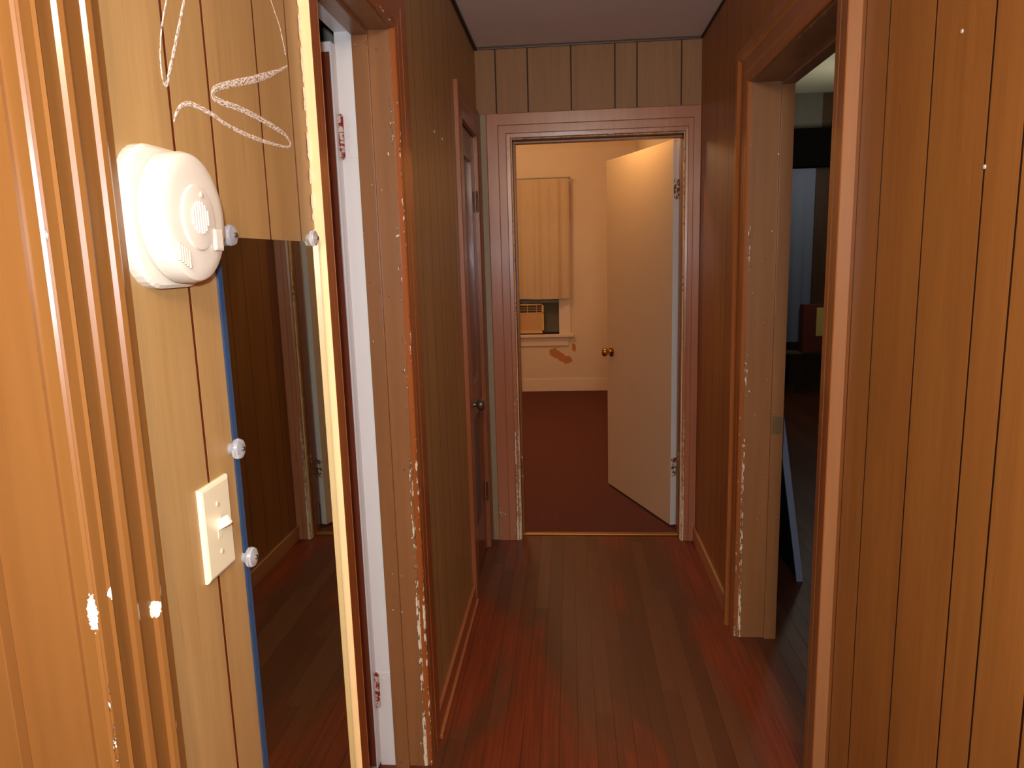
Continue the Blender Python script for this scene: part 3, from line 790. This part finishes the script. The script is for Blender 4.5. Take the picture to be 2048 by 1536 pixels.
# accordion filler beside the unit
bm = bmesh.new(); n = 12; xs = [AX1 + 0.001 + (WX1 - 0.004 - AX1) * i / n for i in range(n + 1)]
v = [[bm.verts.new((x_, YE + 0.045 + (0.007 if i % 2 else 0) + dd, z_)) for i, x_ in enumerate(xs)] for z_, dd in ((WZ0 + 0.012, 0), (0.985, 0), (0.985, 0.004), (WZ0 + 0.012, 0.004))]
for a in range(4):
    for i in range(n): bm.faces.new((v[a][i], v[a][i + 1], v[(a + 1) % 4][i + 1], v[(a + 1) % 4][i]))
for q in (0, n): bm.faces.new([v[a][q] for a in range(4)])
tag(new_obj('window_filler', bm, plain('grey_accordion', (112, 104, 84), 0.6)), 'grey pleated filler panel between air conditioner and window frame', 'filler panel')
solid('trim_12', (WX0, YE + 0.03, 0.972), (WX1, YE + 0.085, 0.998), m_sash, kind='structure')

# ceiling lamp of the bedroom (out of the picture)
lamp = empty('ceiling_lamp', (-0.70, 6.2, HR))
bm = bmesh.new(); lathe(bm, [(0, 0), (0.06, 0), (0.055, -0.02), (0.012, -0.035), (0.012, -0.26), (0, -0.26)], 'z', 24); new_obj('canopy', bm, m_brass, lamp, smooth=True)
bm = bmesh.new(); lathe(bm, [(0.012, -0.26), (0.02, -0.265), (0.02, -0.30), (0.0, -0.302)], 'z', 20); new_obj('socket', bm, m_ivory, lamp, smooth=True)
tag(lamp, 'bare-bulb pendant ceiling lamp in the middle of the bedroom', 'lamp')

# ------------------------------------------------------------------ things in the dark room on the right
cu = empty('curtain', (1.9, RYE - 0.09, 0.54))
bm = drape(-0.75, 0.50, 0.0, 1.695, 0, 0.016, 5.5, seed=9); new_obj('drape', bm, cloth('blue_grey_curtain', (128, 134, 150), (104, 110, 128)), cu, smooth=True)
tag(cu, 'blue-grey curtain on the far wall of the dark side room', 'curtain')
vl = solid('valance', (0.95, RYE - 0.17, 2.25), (2.62, RYE - 0.021, 2.60), plain('black_valance', (16, 12, 10), 0.9, spec=0.05))
tag(vl, 'black box valance above the blue-grey curtain in the side room', 'valance')
sh = empty('shelf', (2.0, RYE, 0.40))
bm = bmesh.new(); box(bm, (-1.1, -0.20, 0.03), (1.2, 0, 0.055), 0.003); new_obj('shelf_board', bm, plain('olive_shelf', (104, 88, 56), 0.5), sh)
for xx in (-1.0, 0.0, 1.1):
    bm = bmesh.new(); box(bm, (xx, -0.16, -0.40), (xx + 0.03, -0.032, 0.03)); new_obj('bracket', bm, m_black, sh)
tag(sh, 'low olive-brown shelf under the curtain on the dark side room wall', 'shelf')
bx = empty('carton', (2.52, RYE - 0.14, 0.456), 0.05)
bm = bmesh.new(); box(bm, (-0.235, -0.10, 0), (0.17, 0.02, 0.47), 0.003); new_obj('carton_body', bm, plain('red_brown_card', (110, 46, 24), 0.6), bx)
bm = bmesh.new(); box(bm, (-0.112, -0.1035, 0.16), (-0.03, -0.1000, 0.44), 0.0005); new_obj('carton_label', bm, plain('yellow_label', (236, 206, 110), 0.5), bx)['label'] = 'upright yellow label'
tag(bx, 'red-brown carton with yellow label standing on the shelf in the side room', 'carton')

# board leaning on the back of the hall wall
lb = empty('leaning_board', (1.012, 3.13, 0.0)); lb.rotation_euler = (0, math.radians(-8.2), 0)
bm = bmesh.new(); box(bm, (-0.018, 0, 0.0), (0.0, 0.72, 1.35), 0.002); new_obj('board', bm, plain('black_board', (24, 24, 26), 0.5), lb)
bm = bmesh.new(); box(bm, (-0.024, -0.012, 0.0), (0.004, 0.0, 1.362), 0.002); box(bm, (-0.024, 0.72, 0.0), (0.004, 0.732, 1.362), 0.002); box(bm, (-0.024, -0.012, 1.35), (0.004, 0.732, 1.362), 0.002)
new_obj('frame', bm, plain('grey_metal_frame', (150, 158, 180), 0.5), lb)
tag(lb, 'black board with grey metal edge leaning on the wall inside the side room doorway', 'board')

# pale nail heads and flecks in the panelling
for (yy, zz, lab) in [(1.176, 1.566, 'pale nail head on a dark groove of the right panelling, lower of two'), (1.271, 1.783, 'pale nail head high on the right panelling, upper of two'),]:
    bm = bmesh.new(); lathe(bm, [(0.0, 0.0), (0.0035, -0.0002), (0.0030, -0.0016), (0.0, -0.0020)], 'x', 12, (XR, yy, zz))
    tag(new_obj('nail_head', bm, m_detector, smooth=True), lab, 'nail')
for (yy, zz, lab) in [(2.435, 1.866, 'nearer of two pale staples high on the left wall before the closet'), (2.585, 1.866, 'farther of two pale staples high on the left wall before the closet')]:
    bm = bmesh.new(); box(bm, (XL, yy - 0.006, zz - 0.002), (XL + 0.002, yy + 0.006, zz + 0.002), 0.0006); box(bm, (XL, yy + 0.002, zz - 0.005), (XL + 0.0022, yy + 0.007, zz), 0.0006)
    tag(new_obj('staple', bm, m_detector), lab, 'staple')
